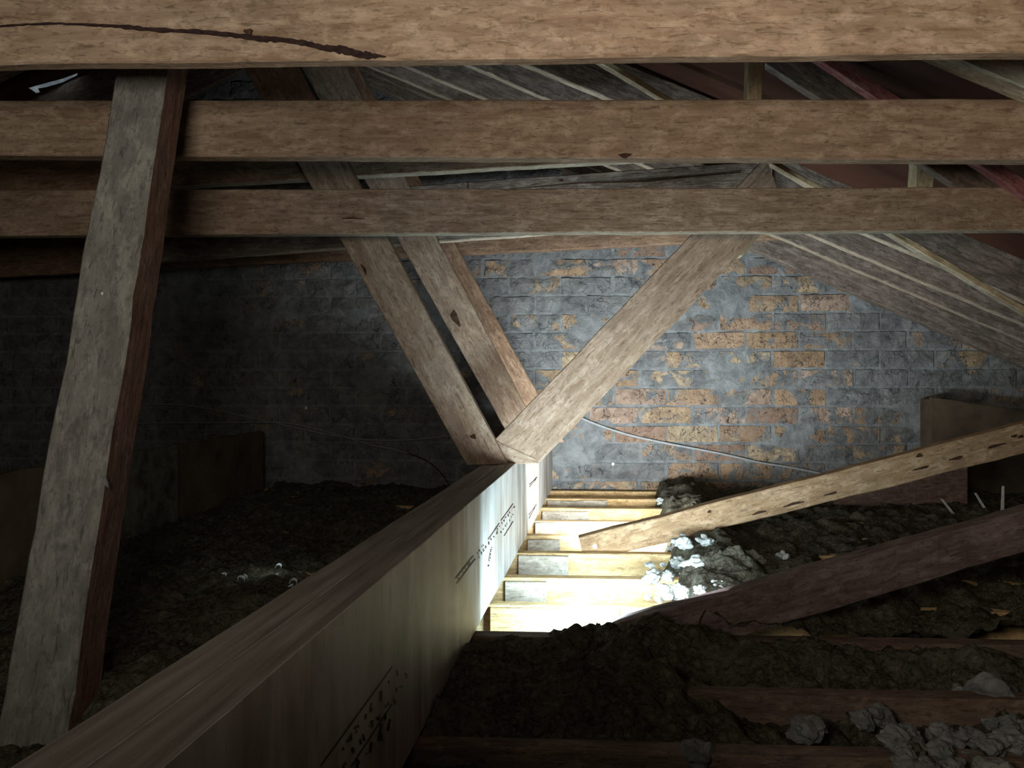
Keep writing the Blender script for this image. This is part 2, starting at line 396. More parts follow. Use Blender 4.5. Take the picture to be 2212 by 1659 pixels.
shell_plate('wall_backing', [(XW, WY+0.03, -0.2), (XE, WY+0.03, -0.2), (XE, WY+0.03, zr+0.5), (XW, WY+0.03, zr+0.5)], M_MORTAR, -0.05)

BW, BH, MJ = 0.243, 0.0862, 0.013
def brick_mesh(wd, ht, seed):
    nx, nz = 8, 3; v = []; f = []
    for j in range(nz+1):
        for i in range(nx+1):
            x = -wd/2+wd*i/nx; z = -ht/2+ht*j/nz
            edge = (i in (0, nx)) or (j in (0, nz))
            n = noise.noise(Vector((x*22+seed, z*30, seed)))
            if i in (0, nx): x += n*0.006
            if j in (0, nz): z += noise.noise(Vector((x*30, seed, 4)))*0.004
            y = -0.0065 + 0.006*n + (0.004 if edge else 0)
            v.append((x, y, z))
    for j in range(nz):
        for i in range(nx):
            a = j*(nx+1)+i; f.append((a, a+1, a+nx+2, a+nx+1))
    rim = [i for i in range(nx+1)]+[j*(nx+1)+nx for j in range(1, nz+1)]+[nz*(nx+1)+i for i in range(nx-1, -1, -1)]+[j*(nx+1) for j in range(nz-1, 0, -1)]
    b0 = len(v)
    for r in rim: v.append((v[r][0], 0.02, v[r][2]))
    k = len(rim)
    for i in range(k): f.append((rim[(i+1) % k], rim[i], b0+i, b0+(i+1) % k))
    me = mesh_from(v, f, False); me.materials.append(M_BRICK); return me
BM = [brick_mesh(BW-MJ, BH-MJ, 3.7*k+1) for k in range(8)]
J0 = PY(1553, 616, WY)                           # joint of one course, from which the bond is set out
rows = []
ZC0 = J0.z
cand = []
k0 = int((ZC0+0.1)/BH)+1
brick_cols = [(0.50, 0.34, 0.20), (0.54, 0.40, 0.24), (0.48, 0.33, 0.21), (0.56, 0.44, 0.28), (0.36, 0.24, 0.17), (0.52, 0.38, 0.28), (0.50, 0.36, 0.22)]
for r in range(-k0, 16):
    zc = ZC0+r*BH
    off = 0 if r % 2 == 0 else BW/2
    for q in range(-22, 16):
        xc = J0.x+BW/2+off+q*BW + random.uniform(-.004, .004)
        if xc < x0+.15 or xc > x1-.15 or zc-BH/2 > roof_z(xc)+lift-0.05 or zc < -0.12: continue
        cand.append((abs(xc-0.25)*0.85+abs(zc-0.45)*0.8, xc, zc))
cand.sort()
rest = bmesh.new()
for idx, (d, xc, zc) in enumerate(cand):
    me = random.choice(BM)
    # coverage by cement: strongest to the far left and far right
    s = 0.49
    if xc < -0.1: s = 0.70
    elif xc > 1.3: s = 0.66
    elif zc > 0.55 and xc < 0.75: s = 0.60
    elif zc < 0.25: s = 0.56
    s += random.uniform(-0.13, 0.10)
    col = random.choice(brick_cols); g = random.uniform(0.8, 1.1)
    rot = random.uniform(-0.008, 0.008)
    if idx < 295:
        o = bpy.data.objects.new('brick', me); COL.objects.link(o)
        wl(o, (xc, WY+random.uniform(-.002, .003), zc+random.uniform(-.002, .002))); o.rotation_euler = (0, rot, 0)
        o.color = (col[0]*g, col[1]*g, col[2]*g, s)
    else:
        base = len(rest.verts); tmp = me.copy(); tmp.transform(Matrix.Translation((xc, 0, zc))); rest.from_mesh(tmp); bpy.data.meshes.remove(tmp)
me = bpy.data.meshes.new('bricks'); rest.to_mesh(me); rest.free(); me.materials.append(M_BRICK)
ro = bpy.data.objects.new('brickwork', me); COL.objects.link(ro); ro.parent = wall; ro['kind'] = 'stuff'; ro.color = (0.35, 0.25, 0.2, 0.72)

# ------------------------------------------------------------------ strongback beam
BT = 0.2635
bd = Vector((0.371, 2.967, 0)); 
r1 = PD(1190, 935, 3.5); r0 = PD(503, 1525, 0.533)
BDIR = (r1-r0); BDIR.z = 0; BDIR.normalize()
BN = Vector((BDIR.y, -BDIR.x, 0))                # towards the right
BP = Vector((r0.x, r0.y, 0))                     # on the right face at floor level
def bpt(y, off, z):                              # point at world y, offset to the left of the right face
    p = BP + BDIR*((y-BP.y)/BDIR.y) - BN*off; return Vector((p.x, p.y, z))
beam = empty('strongback_beam', bpt(0.6, 0.045, 0))
tag(beam, 'long doubled laminated beam on edge running from lower left to the brick wall, stamped face', 'beam')
y0_, y1_ = -0.35, WY-0.012
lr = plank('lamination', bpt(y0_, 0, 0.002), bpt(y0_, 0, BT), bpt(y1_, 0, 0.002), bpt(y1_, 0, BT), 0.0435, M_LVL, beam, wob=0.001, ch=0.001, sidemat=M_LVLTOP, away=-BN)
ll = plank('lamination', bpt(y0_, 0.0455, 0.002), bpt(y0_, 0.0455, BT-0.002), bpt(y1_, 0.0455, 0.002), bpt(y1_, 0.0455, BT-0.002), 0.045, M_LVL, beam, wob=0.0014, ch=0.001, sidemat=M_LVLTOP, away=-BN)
# stamped marks on the right face
def stroke(u0, v0, u1, v1, wpx, bmk):
    pts = ribbon_pix([(u0, v0), (u1, v1)], [wpx, wpx])
    P3 = [PP(u, v, BP, BN)+BN*0.0012 for u, v in pts]
    W = parent_world(beam).inverted()
    vv = [bmk.verts.new(W@p) for p in P3]; bmk.faces.new(vv)
bmk = bmesh.new()
for s in [(845, 1440, 690, 1655, 3), (845, 1520, 757, 1655, 3), (1022, 1200, 983, 1250, 2), (1026, 1207, 985, 1261, 2),
          (1108, 1088, 1081, 1125, 1.5), (1108, 1126, 1088, 1158, 1.5), (1160, 1030, 1143, 1047, 1.5), (1158, 1034, 1143, 1052, 1.2), (1158, 1090, 1142, 1112, 1.2),
          (1078, 1130, 1054, 1166, 1.4), (1155, 1096, 1142, 1120, 1.2)]:
    stroke(*s, bmk)
rs = random.Random(5)
def glyph(u, v, hgt, bmk, wv=1.0):               # one small stamped character, foreshortened
    sl = 0.72
    for k in range(rs.choice((2, 3))):
        a = rs.uniform(-.5, .5)*hgt; b = rs.uniform(-.5, .5)*hgt; x = rs.uniform(-.22, .22)*hgt
        stroke(u+x, v+a-x*sl, u+x+rs.uniform(-.15, .15)*hgt, v+b-x*sl+hgt*0.3, wv, bmk)
for k in range(9): glyph(1110-k*4.5, 1094+k*6.0, 5.5, bmk, 1.3)
for k in range(7): glyph(1108-k*4.4, 1110+k*6.4, 5, bmk, 1.3)
for k in range(8): glyph(1072-k*5.5, 1150+k*7.5, 6, bmk, 1.5)
for k in range(6): glyph(1062-k*1.6, 1180+k*8, 6, bmk, 1.6)
for k in range(4): glyph(1044-k*4.5, 1176+k*6, 5, bmk, 1.4)
for k in range(8): glyph(855-k*17, 1452+k*24, 20, bmk, 3.2)
for k in range(7): glyph(852-k*18, 1490+k*26, 20, bmk, 3.4)
for k in range(5): glyph(878-k*14, 1450+k*30, 20, bmk, 3.2)
for k in range(4): glyph(1012-k*7, 1215+k*10, 9, bmk, 2)
for k in range(4): glyph(840-k*22, 1560+k*28, 26, bmk, 5)
me = bpy.data.meshes.new('marks'); bmk.to_mesh(me); bmk.free(); me.materials.append(M_INK)
o = bpy.data.objects.new('printed_stamp', me); COL.objects.link(o); o.parent = beam; o['label'] = 'black stamped lines and characters'
# vertical ridges of paint run / narrow battens at the wall end
for (u, v0, v1, wpx) in ((1188, 938, 1056, 4),):
    pass

# ------------------------------------------------------------------ ceiling joists
JY = [0.80, 1.022, 1.221, 1.478, 1.686, 1.929, 2.214, 2.469, 2.728, 3.018, 3.272, 3.50]
JL = ['nearest ceiling joist, half buried at the bottom edge of the view', 'second nearest dark ceiling joist in the lower foreground', 'dark reddish ceiling joist just in front of the insulation mound',
      'dark ceiling joist that ends the bright opening, at the foot of the lit beam', 'nearest fully lit pale joist with a long chipped cleat', 'lit joist with split reddish grain and a grey cleat beside it',
      'lit joist in front of the foot of the upper brace, with a splintered cleat', 'lit joist behind the foot of the upper brace, with a pale cleat', 'lit yellow joist meeting the beam just beyond the upper brace end',
      'third lit joist counted from the brick wall', 'second lit joist counted from the brick wall', 'thin last joist tight against the foot of the brick wall']
cl_len = {4: (1337, 1305, 1318), 5: (1180, 1249, 1258), 6: (1228, 1197, 1202), 7: (1210, 1161, 1166), 8: (1202, 1127, 1130), 9: (1272, 1100, 1105), 10: (1312, 1079, 1082)}
for i, y in enumerate(JY):
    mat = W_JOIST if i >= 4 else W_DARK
    jh = 0.095 if i < 11 else 0.06
    t_ = 0.036
    dz = 0.0
    ends = []
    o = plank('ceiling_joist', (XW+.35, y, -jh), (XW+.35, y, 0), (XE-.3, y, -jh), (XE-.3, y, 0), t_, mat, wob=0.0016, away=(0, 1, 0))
    tag(o, JL[i], 'joist', 'ceiling joists across the attic floor')
    if i in cl_len:
        uu, vt, vb = cl_len[i]
        xa = bpt(y-0.02, 0, 0).x+0.004; xb = PY(uu, vt, y-0.012).x
        zt = PY(uu, vb, y-0.014).z
        c = plank('cleat', (xa, y-0.015, -0.094), (xa, y-0.015, zt), (xb, y-0.015, -0.094), (xb, y-0.015, zt), 0.0145, (W_JOIST if i == 4 else W_CLEAT), o, wob=0.003, away=(0, 1, 0))
        c['label'] = 'short block fixed to the face beside the beam'

# reddish splits of the sixth joist and splinters
# ------------------------------------------------------------------ roof trusses: collars
def L2(p, q, u): return (u, p[1]+(q[1]-p[1])*(u-p[0])/(q[0]-p[0]))
A = fr('collar_beam', ((-200, -300), (2400, -315)), ((-200, 141), (2400, 111)), 1.05, 0.024, W_COLLAR, seed=4, wob=0.0015)  # unseen upper part made taller to shade the struts behind
tag(A, 'broad brown timber across the very top with a dark curved resin streak', 'beam', 'horizontal truss timbers')
pa = Vector((0, 1.05, 0)); pn = Vector((0, -1, 0))
def ragged(line, widths, sub=6, seed=3):
    rr = random.Random(seed); Lp, Wd = [], []
    for i in range(len(line)-1):
        for k in range(sub):
            f = k/sub
            Lp.append((line[i][0]*(1-f)+line[i+1][0]*f, line[i][1]*(1-f)+line[i+1][1]*f+rr.uniform(-.9, .9)))
            Wd.append((widths[i]*(1-f)+widths[i+1]*f)*rr.uniform(.75, 1.3))
    return Lp+[line[-1]], Wd+[widths[-1]]
o = patch('resin_streak', A, pa, pn, ribbon_pix(*ragged([(-60, 60), (0, 57), (60, 53), (120, 51), (190, 54), (240, 56), (300, 62), (370, 67), (440, 70), (500, 76), (560, 84), (610, 87), (660, 94), (700, 104), (740, 108), (780, 119), (810, 121), (834, 123)],
          [3, 3.5, 3, 3.5, 4, 5.5, 9, 8, 8.5, 9, 13, 9, 12, 12, 17, 15, 9, 2])), 0.002, M_CRACK, 'dark curved resin streak')
knot_on(A, 1.05, 538, 70, 9, 6, 0)
B = fr('collar_beam', ((-250, 217), (2450, 213)), ((-250, 335), (2450, 346)), 1.50, 0.035, W_COLLAR, seed=9, wob=0.0015)
tag(B, 'second broad horizontal timber below the topmost one, small triangular chip on its lower edge', 'beam', 'horizontal truss timbers')
patch('chip', B, Vector((0, 1.50, 0)), pn, [(1335, 334), (1350, 331), (1366, 333), (1358, 338), (1352, 342), (1345, 341)], 0.002, M_KNOT)
C = fr('collar_beam', ((-300, 411), (2500, 403)), ((-300, 511), (2500, 496)), 1.95, 0.035, W_COLLAR, sidemat=W_LITEDGE, seed=14, wob=0.002)
tag(C, 'third horizontal timber, its lower edge shining above the brick wall', 'beam', 'horizontal truss timbers')
patch('chip', C, Vector((0, 1.95, 0)), pn, ribbon_pix([(738, 473), (760, 471), (788, 473)], [1, 3, 1]), 0.002, M_KNOT)
E = fr('collar_beam', ((-300, 320), (1500, 250)), ((-300, 441), (1500, 338)), 2.20, 0.04, W_BROWN, sidemat=W_LITEDGE, seed=19, wob=0.002)
tag(E, 'slanting timber behind the struts with a bright lower edge between second and third horizontals', 'beam', 'horizontal truss timbers')
Fb = fr('collar_beam', ((250, 447), (1668, 346)), ((250, 571), (1668, 470)), 2.64, 0.04, W_GREY, sidemat=W_LITEDGE, seed=23, wob=0.003)
tag(Fb, 'grey split board rising to the right behind the third horizontal timber', 'beam', 'horizontal truss timbers')
patch('chip', Fb, Vector((0, 2.64, 0)), pn, [(1208, 388), (1217, 388), (1217, 393), (1208, 393)], 0.002, M_KNOT)
patch('split', Fb, Vector((0, 2.64, 0)), pn, ribbon_pix([(1011, 392), (1012, 402), (1011, 412)], [2, 3, 2]), 0.002, M_KNOT)
patch('split', Fb, Vector((0, 2.64, 0)), pn, ribbon_pix([(1100, 409), (1250, 396), (1400, 392), (1600, 373)], [1, 2.5, 3, 1]), 0.002, M_KNOT)
D = fr('collar_beam', ((-420, 505), (1700, 400)), ((-420, 619), (1700, 515)), 3.2, 0.04, W_BROWN, seed=27, wob=0.003)
tag(D, 'farthest horizontal timber, dark, hanging just in front of the brick wall', 'beam', 'horizontal truss timbers')

# ------------------------------------------------------------------ struts
S1 = fr('truss_strut', ((1008, 1004), (412, -60)), ((1096, 1002), (532, -60)), 2.135, 0.05, W_COLLAR, seed=31, wob=0.003)
tag(S1, 'nearest left-leaning strut standing on the stamped beam, knot near its foot', 'strut', 'slanting truss struts')
knot_on(S1, 2.135, 787, 582, 3, 12, -0.45); knot_on(S1, 2.135, 1023, 943, 6, 5, 0)
S2 = fr('truss_strut', ((1118, 976), (535, -60)), ((1187, 976), (640, -60)), 2.55, 0.04, W_COLLAR, seed=33, wob=0.003)
tag(S2, 'middle left-leaning strut with a long oval dark knot', 'strut', 'slanting truss struts')
knot_on(S2, 2.55, 984, 688, 7, 18, -0.45)
S3 = fr('truss_strut', ((1145, 955), (585, -60)), ((1219, 955), (660, -60)), 3.0, 0.045, W_BROWN, seed=35, wob=0.003)
tag(S3, 'dark left-leaning strut farthest back, nearest the bricks', 'strut', 'slanting truss struts')
S4 = fr('truss_strut', ((1069, 949), (1655, 338)), ((1164, 1000), (1694, 452)), 2.17, 0.045, W_COLLAR, seed=37, wob=0.003)
S4.data.materials[0] = W_COLLAR
tag(S4, 'single strut leaning right, pale brown, across the middle of the brick wall', 'strut', 'slanting truss struts')
# short bevelled foot piece of the right strut
o = plank('foot', PY(1071, 951, 2.168), PY(1092, 1003, 2.168), PY(1155, 990, 2.168), PY(1162, 1001, 2.168), 0.04, W_COLLAR, S4, wob=0.001)
# block beside the top of the right strut
o = fr('packing_block', ((1578, 548), (1612, 500)), ((1606, 552), (1648, 500)), 2.22, 0.05, W_YELLOW, wob=0.003)
tag(o, 'short yellowish packing block beside the upper end of the right-leaning strut', 'block')

# left slanting post, nearest thing on the left
post = plank('slanting_post', PD(268, 60, 1.318), PD(376, 60, 1.318), PD(-28, 1690, 0.985), PD(127, 1690, 0.985), 0.072, W_POST, seed=41, wob=0.004, ch=0.004, sidemat=W_REDSIDE)
tag(post, 'thick dusty grey-green slanting post with reddish side at the left edge', 'post')
pn2 = (post.matrix_basis.to_3x3() @ Vector((0, -1, 0)))
pp = post.matrix_basis.translation
patch('paint_fleck', post, pp, pn2, [(219, 632), (223, 631), (223, 637), (219, 637)], 0.001, M_SCRAP)

patch('plaster_fleck', post, pp, pn2, [(226, 1028), (231, 1030), (235, 1042), (237, 1055), (231, 1050), (226, 1040)], 0.004, M_CHUNK, 'small pale fleck on the edge')
# hangers at right
h1 = fr('hanger', ((1621, 40), (1612, 300)), ((1660, 40), (1640, 300)), 1.74, 0.04, W_YELLOW, wob=0.003)
tag(h1, 'short yellowish hanger between the two uppermost horizontal timbers', 'hanger', 'short vertical hangers')
h2 = fr('hanger', ((1984, 260), (1972, 480)), ((2032, 260), (2008, 480)), 2.1, 0.05, W_YELLOW, wob=0.004)
tag(h2, 'short yellowish hanger between the second and third horizontal timbers at right', 'hanger', 'short vertical hangers')
tw = [(1.0, 0.0)]

# ------------------------------------------------------------------ rafters (right slope)
def rafter(u0, v0, slope, Y, label, mat=W_GREY, t=0.036, depth=RD, ulo=None, uhi=2700, group='rafters of the right roof slope'):
    a = PY(u0, v0, Y); b = PY(u0+500, v0+500*slope, Y); d = (b-a).normalized(); m = -(d.z/d.x)
    xa = xr+0.03 if ulo is None else PY(ulo, v0+(ulo-u0)*slope, Y).x
    xb = PY(uhi, v0+(uhi-u0)*slope, Y).x
    A_ = Vector((xa, Y, a.z-m*(xa-a.x))); B_ = Vector((xb, Y, a.z-m*(xb-a.x)))
    if B_.z < 0.02: xb = a.x+(a.z-0.02)/m; B_ = Vector((xb, Y, 0.02))
    nrm = Vector((-d.z, 0, d.x)); 
    o = plank('rafter', A_, A_+nrm*depth, B_, B_+nrm*depth, t, mat, wob=0.003, away=(0, 1, 0), sidemat=(W_LITEDGE if Y < 3.3 else None))
    tag(o, label, 'rafter', group); return o
rafter(1614, 534, 0.43, 3.45, 'rafter lying against the top of the brick gable', t=0.05, depth=0.10)
rafter(1614, 504, 0.425, 3.36, 'weathered rafter just above the one on the gable', depth=0.05, t=0.03)
rafter(1660, 503, 0.420, 3.13, 'second weathered rafter from the brick wall with lit lower edge')
rafter(1740, 502, 0.418, 2.93, 'third weathered rafter from the brick wall with lit lower edge')
rafter(1866, 502, 0.424, 2.68, 'fourth weathered rafter from the brick wall with lit lower edge')
rafter(1330, 218, 0.413, 2.44, 'short rafter seen only above the second horizontal timber', uhi=1650, depth=0.12)
r = rafter(1300, 138, 0.590, 2.30, 'steeper yellow rafter running down to the right edge', W_YELLOW, t=0.03, depth=0.018, ulo=1000)
# grey plank and red batten beside it
o = fr('sloping_plank', ((1560, 78), (2400, 615)), ((1690, 65), (2420, 550)), 2.0, 0.03, W_GREY, wob=0.003); tag(o, 'wide grey sloping plank below the red batten at upper right', 'plank')
o = fr('batten', ((1700, 83), (2330, 500)), ((1758, 90), (2340, 468)), 1.92, 0.03, W_RED, wob=0.003); tag(o, 'narrow sloping batten with worn red paint at upper right', 'batten')
rafter(2065, 128, 0.43, 1.42, 'pale rafter in the top right corner', W_PALE, t=0.05, depth=0.11, ulo=1900, uhi=2600)
# left slope rafters, in the dark
for k, (Y, lb) in enumerate(((3.36, 'dark left rafter against the gable'), (3.1, 'dark left rafter one step nearer than the gable one'), (2.7, 'dark left rafter in the middle of the slope'), (2.3, 'dark left rafter nearest the slanting post'))):
    za = roof_z(xr-0.03); xb = xr-2.9
    d = Vector((-1, 0, -m_r)).normalized(); n = Vector((m_r*-1, 0, 1)).normalized(); n = Vector((-d.z*-1, 0, 0)) if False else Vector((-m_r, 0, 1)).normalized()
    A_ = Vector((xr-0.03, Y, roof_z(xr-0.03))); B_ = Vector((xb, Y, roof_z(xb)))
    if B_.z < 0.02: xb = xr-(zr-0.02)/m_r; B_ = Vector((xb, Y, 0.02))
    o = plank('rafter', A_, A_+n*RD, B_, B_+n*RD, 0.036, W_DARK, wob=0.003, away=(0, 1, 0)); tag(o, lb, 'rafter', 'rafters of the left roof slope')
rb = plank('ridge_board', (xr-0.018, -1.2, zr-0.03), (xr-0.018, -1.2, zr+lift-0.005), (xr-0.018, 3.55, zr-0.03), (xr-0.018, 3.55, zr+lift-0.005), 0.03, W_DARK, away=(1, 0, 0))
tag(rb, 'dark ridge board at the top of the roof running to the gable', 'board')

# ------------------------------------------------------------------ braces on the floor at right
b1 = fr('brace', ((1250, 1162), (2330, 884)), ((1263, 1215), (2350, 946)), 2.262, 0.045, W_BRACE, wob=0.003, seed=51)
tag(b1, 'upper orange-brown brace rising to the right from the lit joists, drilled with dark slots', 'brace', 'sloping braces at right')
for (u, v, ru, rv) in ((1640, 1107, 15, 2.6), (1715, 1088, 22, 2.8), (1795, 1066, 14, 2.4), (1990, 1011, 17, 2.4), (2065, 990, 14, 3), (2150, 963, 20, 2.6), (2190, 942, 6, 3), (2204, 943, 6, 3), (1532, 1105, 4, 3), (1985, 984, 6, 4)):
    knot_on(b1, 2.262, u, v, ru, rv, -0.26, 'slot')
pts = []
o = patch('screw_head', b1, Vector((0, 2.262, 0)), pn, [(1285+5*math.cos(a), 1180+5*math.sin(a)) for a in [k*math.pi/6 for k in range(12)]], 0.004, M_STEEL, 'bright round screw head')
b2 = fr('brace', ((1300, 1357), (2400, 1052)), ((1300, 1465), (2400, 1138)), 1.526, 0.045, W_PURPLE, wob=0.003, seed=53)
tag(b2, 'lower purplish-brown brace rising to the right in front of the bright opening', 'brace', 'sloping braces at right')

# ------------------------------------------------------------------ boards boxing in the eaves
lp = empty('left_panel', (-1.25, 2.4, 0)); tag(lp, 'low dark boarded upstand behind the slanting post on the left', 'panel')
xL = -1.30
for k, (ya, yb, m_) in enumerate(((3.40, 2.62, M_PANEL), (2.61, 2.2, M_PANELG), (2.19, 1.72, M_PANEL), (1.71, 1.2, M_PANELG))):
    plank('board', (xL, ya, -0.02), (xL, ya, 0.275), (xL, yb, -0.02), (xL, yb, 0.275), 0.02, m_, lp, away=(-1, 0, 0), wob=0.004)
pr = empty('right_panel', (1.9, 3.2, 0)); tag(pr, 'brown boarded box against the wall behind the upper brace at right', 'panel')
Yb = 3.47
plank('front_board', PY(2012, 1100, Yb), PY(2012, 858, Yb), PY(2420, 1100, Yb), PY(2420, 915, Yb), 0.02, M_PANEL, pr, wob=0.003)
plank('side_board', PY(2012, 1100, Yb)+Vector((-.001, .02, 0)), PY(2012, 862, Yb)+Vector((-.001, .02, 0)), PY(2012, 1100, Yb)+Vector((-.001, .1, 0)), PY(2012, 862, Yb)+Vector((-.001, .1, 0)), 0.02, M_PANEL, pr, away=(1, 0, 0), wob=0.001)
plank('lower_board', PY(1800, 1110, 3.1), PY(1800, 1045, 3.1), PY(2090, 1110, 3.1), PY(2090, 990, 3.1), 0.02, W_REDSIDE, pr, wob=0.003)
for k, (p, q) in enumerate((((2032, 1078), (2056, 1110)), ((2105, 1065), (2140, 1125)), ((2165, 1050), (2162, 1108)))):
    a = PY(*p, 2.9); b = PY(*q, 2.9); a2 = a+Vector((.008, 0, 0)); b2_ = b+Vector((.012, 0, 0))
    o = plank('wood_splinter', a, a2, b, b2_, 0.003, W_PALE, wob=0.0005, ch=0.0005)
    tag(o, ['left of three pale splinters poking up before the right-hand boards', 'middle, longest of three pale splinters before the right-hand boards', 'upright pale splinter nearest the right edge'][k], 'splinter', 'splinters near the right panel')

# ------------------------------------------------------------------ cables
def cable(name, pts, r, mat, label, group=None):
    cu = bpy.data.curves.new(name, 'CURVE'); cu.dimensions = '3D'; cu.bevel_depth = r; cu.bevel_resolution = 2; cu.resolution_u = 6
    sp = cu.splines.new('NURBS'); sp.points.add(len(pts)-1); sp.use_endpoint_u = True; sp.order_u = 3
    for p, q in zip(sp.points, pts): p.co = (*q, 1)
    tmp = bpy.data.objects.new('t', cu); COL.objects.link(tmp)
    dg = bpy.context.evaluated_depsgraph_get(); me = bpy.data.meshes.new_from_object(tmp.evaluated_get(dg))
    bpy.data.objects.remove(tmp); me.materials.clear(); me.materials.append(mat)
    o = bpy.data.objects.new(name, me); COL.objects.link(o); tag(o, label, 'cable', group); return o
cy = WY-0.018
cable('cable', [PY(u, v, cy) for u, v in ((1180, 862), (1232, 893), (1290, 918), (1360, 941), (1450, 960), (1570, 982), (1640, 1000), (1700, 1008), (1760, 1020), (1830, 1035))], 0.0055, M_CABLE, 'pale flat cable sagging across the bricks to the right of the beam', 'cables along the wall')
cable('cable', [PY(u, v, cy) for u, v in ((250, 874), (300, 873), (400, 873), (500, 893), (600, 915), (700, 938), (780, 950), (860, 952), (920, 947), (975, 942), (1010, 935))], 0.0045, M_DCABLE, 'upper dusty cable along the bricks left of the struts', 'cables along the wall')
cable('cable', [PY(u, v, cy-0.012) for u, v in ((200, 914), (300, 914), (500, 913), (600, 911), (660, 920), (740, 942), (800, 962), (850, 970), (896, 984))], 0.0045, M_DCABLE, 'lower dusty cable sloping down along the bricks left of the struts', 'cables along the wall')
cable('cable', [PY(u, v, cy-0.03) for u, v in ((880, 978), (915, 990), (940, 1008), (965, 1035), (975, 1060))], 0.003, M_KNOT, 'thin dark cable hanging down beside the beam foot', 'cables along the wall')
for (u, v, lb) in ((662, 881, 'tiny pale nail in the dim left part of the brick wall'), (1324, 1002, 'small white plug in the lit bricks above the last joist')):
    p = PY(u, v, WY-0.016)
    o = solid('wall_plug', None, [p+Vector((math.cos(a)*.007, 0, math.sin(a)*.008)) for a in [k*math.pi/4 for k in range(8)]], Vector((0, -1, 0)), 0.004, M_SCRAP); tag(o, lb, 'plug')

# ------------------------------------------------------------------ loose insulation between and over the joists
def smooth(a, b, x): 
    t = max(0, min(1, (x-a)/(b-a))); return t*t*(3-2*t)
def bump2(x, y, cx, cy_, rx, ry): return math.exp(-((x-cx)/rx)**2-((y-cy_)/ry)**2)
def open_edge(y): return 0.27+0.10*(y-1.5)+0.03*noise.noise(Vector((y*7, 1, 0)))
def h_ins(x, y):
    n = fbm(Vector((x*6, y*6, 0)), 5)*0.024 + fbm(Vector((x*24, y*24, 5)), 5)*0.016
    rid = 1-abs(noise.noise(Vector((x*26, y*26, 9))))*2
    n += 0.004*rid + 0.006*(1-abs(noise.noise(Vector((x*70, y*70, 2))))*2)
    xb = bpt(y, 0, 0).x
    if x > xb:
        h = -0.045
        if y < 1.5:
            h = -0.050
            h += 0.055*smooth(0.38, 0.12, x)*smooth(0.95, 1.15, y)
            h += 0.035*bump2(x, y, 0.20, 1.41, 0.14, 0.08) + 0.03*bump2(x, y, 0.40, 1.40, .3, .09)
            h += 0.045*bump2(x, y, 0.75, 1.38, 0.35, 0.10)
            h -= 0.08*bump2(x, y, 0.25, 1.335, 0.045, 0.035)
            h -= 0.05*smooth(-0.01, -0.06, x-0.02)*smooth(1.40, 1.44, y)
        else:
            h = 0.003
            e = x-open_edge(y)
            h += 0.028*math.exp(-(e/0.10)**2)
            h += 0.048*math.exp(-((e-0.13)/0.07)**2)*smooth(1.6, 1.9, y)
            h -= 0.10*smooth(0.03, -0.02, e)
    else:
        h = 0.004 + 0.04*bump2(x, y, -0.62, 1.52, 0.28, 0.16) + 0.05*bump2(x, y, -0.75, 1.15, 0.3, 0.2)
    return h+n
def insulation(name, xa, xb_, ya, yb, step, mask, label):
    nx = int((xb_-xa)/step); ny = int((yb-ya)/step); V = []; idx = {}
    Fc = []
    def vid(i, j):
        k = (i, j)
        if k not in idx:
            x = xa+i*step; y = ya+j*step; idx[k] = len(V)
            V.append((x+0.004*noise.noise(Vector((x*60, y*60, 1))), y+0.004*noise.noise(Vector((x*60, y*60, 2))), h_ins(x, y)))
        return idx[k]
    for j in range(ny):
        for i in range(nx):
            x = xa+(i+.5)*step; y = ya+(j+.5)*step
            if mask(x, y): Fc.append((vid(i, j), vid(i+1, j), vid(i+1, j+1), vid(i, j+1)))
    me = mesh_from(V, Fc, True); me.materials.append(M_INSUL)
    o = bpy.data.objects.new(name, me); COL.objects.link(o); tag(o, label, 'insulation', None, 'stuff'); return o
insulation('loose_insulation', -1.29, 0.15, 0.75, 3.57, 0.008, lambda x, y: x < bpt(y, 0.095, 0).x, 'mossy loose insulation heaped between joists left of the beam')
insulation('loose_insulation', -0.2, 1.75, 0.75, 1.50, 0.007, lambda x, y: x > bpt(y, -0.004, 0).x, 'dark mossy insulation over the foreground joists right of the beam')
insulation('loose_insulation', 0.2, 2.2, 1.52, 3.57, 0.009, lambda x, y: x > open_edge(y)-0.03, 'insulation filling between joists right of the bright opening')

# ------------------------------------------------------------------ clumps and rubble
def lump_mesh(seed, mat, sub=3, rough=0.35):
    bm = bmesh.new(); bmesh.ops.create_icosphere(bm, subdivisions=sub, radius=1)
    for v in bm.verts:
        p = v.co*1.3+Vector((seed*3.1, seed, 0))
        q = fbm(p, 3)*rough + noise.cell(v.co*2.2+Vector((seed, 0, 0)))*0.12
        v.co *= 1+q
    me = bpy.data.meshes.new('lump'); bm.to_mesh(me); bm.free(); me.materials.append(mat)
    return me
CL = [lump_mesh(k*2.3, M_CLUMP, 4, 0.75) for k in range(5)]
for me in CL: me.polygons.foreach_set('use_smooth', [True]*len(me.polygons))
CH = [lump_mesh(k*1.7+20, M_CHUNK, 3, 0.4) for k in range(5)]
ML = [lump_mesh(k*1.7+40, M_MOSSLUMP, 3, 0.5) for k in range(3)]
def lump(name, meshes, p, r, sq, label, cat, group):
    o = bpy.data.objects.new(name, random.choice(meshes)); COL.objects.link(o)
    o.location = p; o.scale = (r*random.uniform(.85, 1.25), r*random.uniform(.8, 1.1), r*sq)
    o.rotation_euler = (random.uniform(-.3, .3), random.uniform(-.3, .3), random.uniform(0, 6.28)); tag(o, label, cat, group); return o
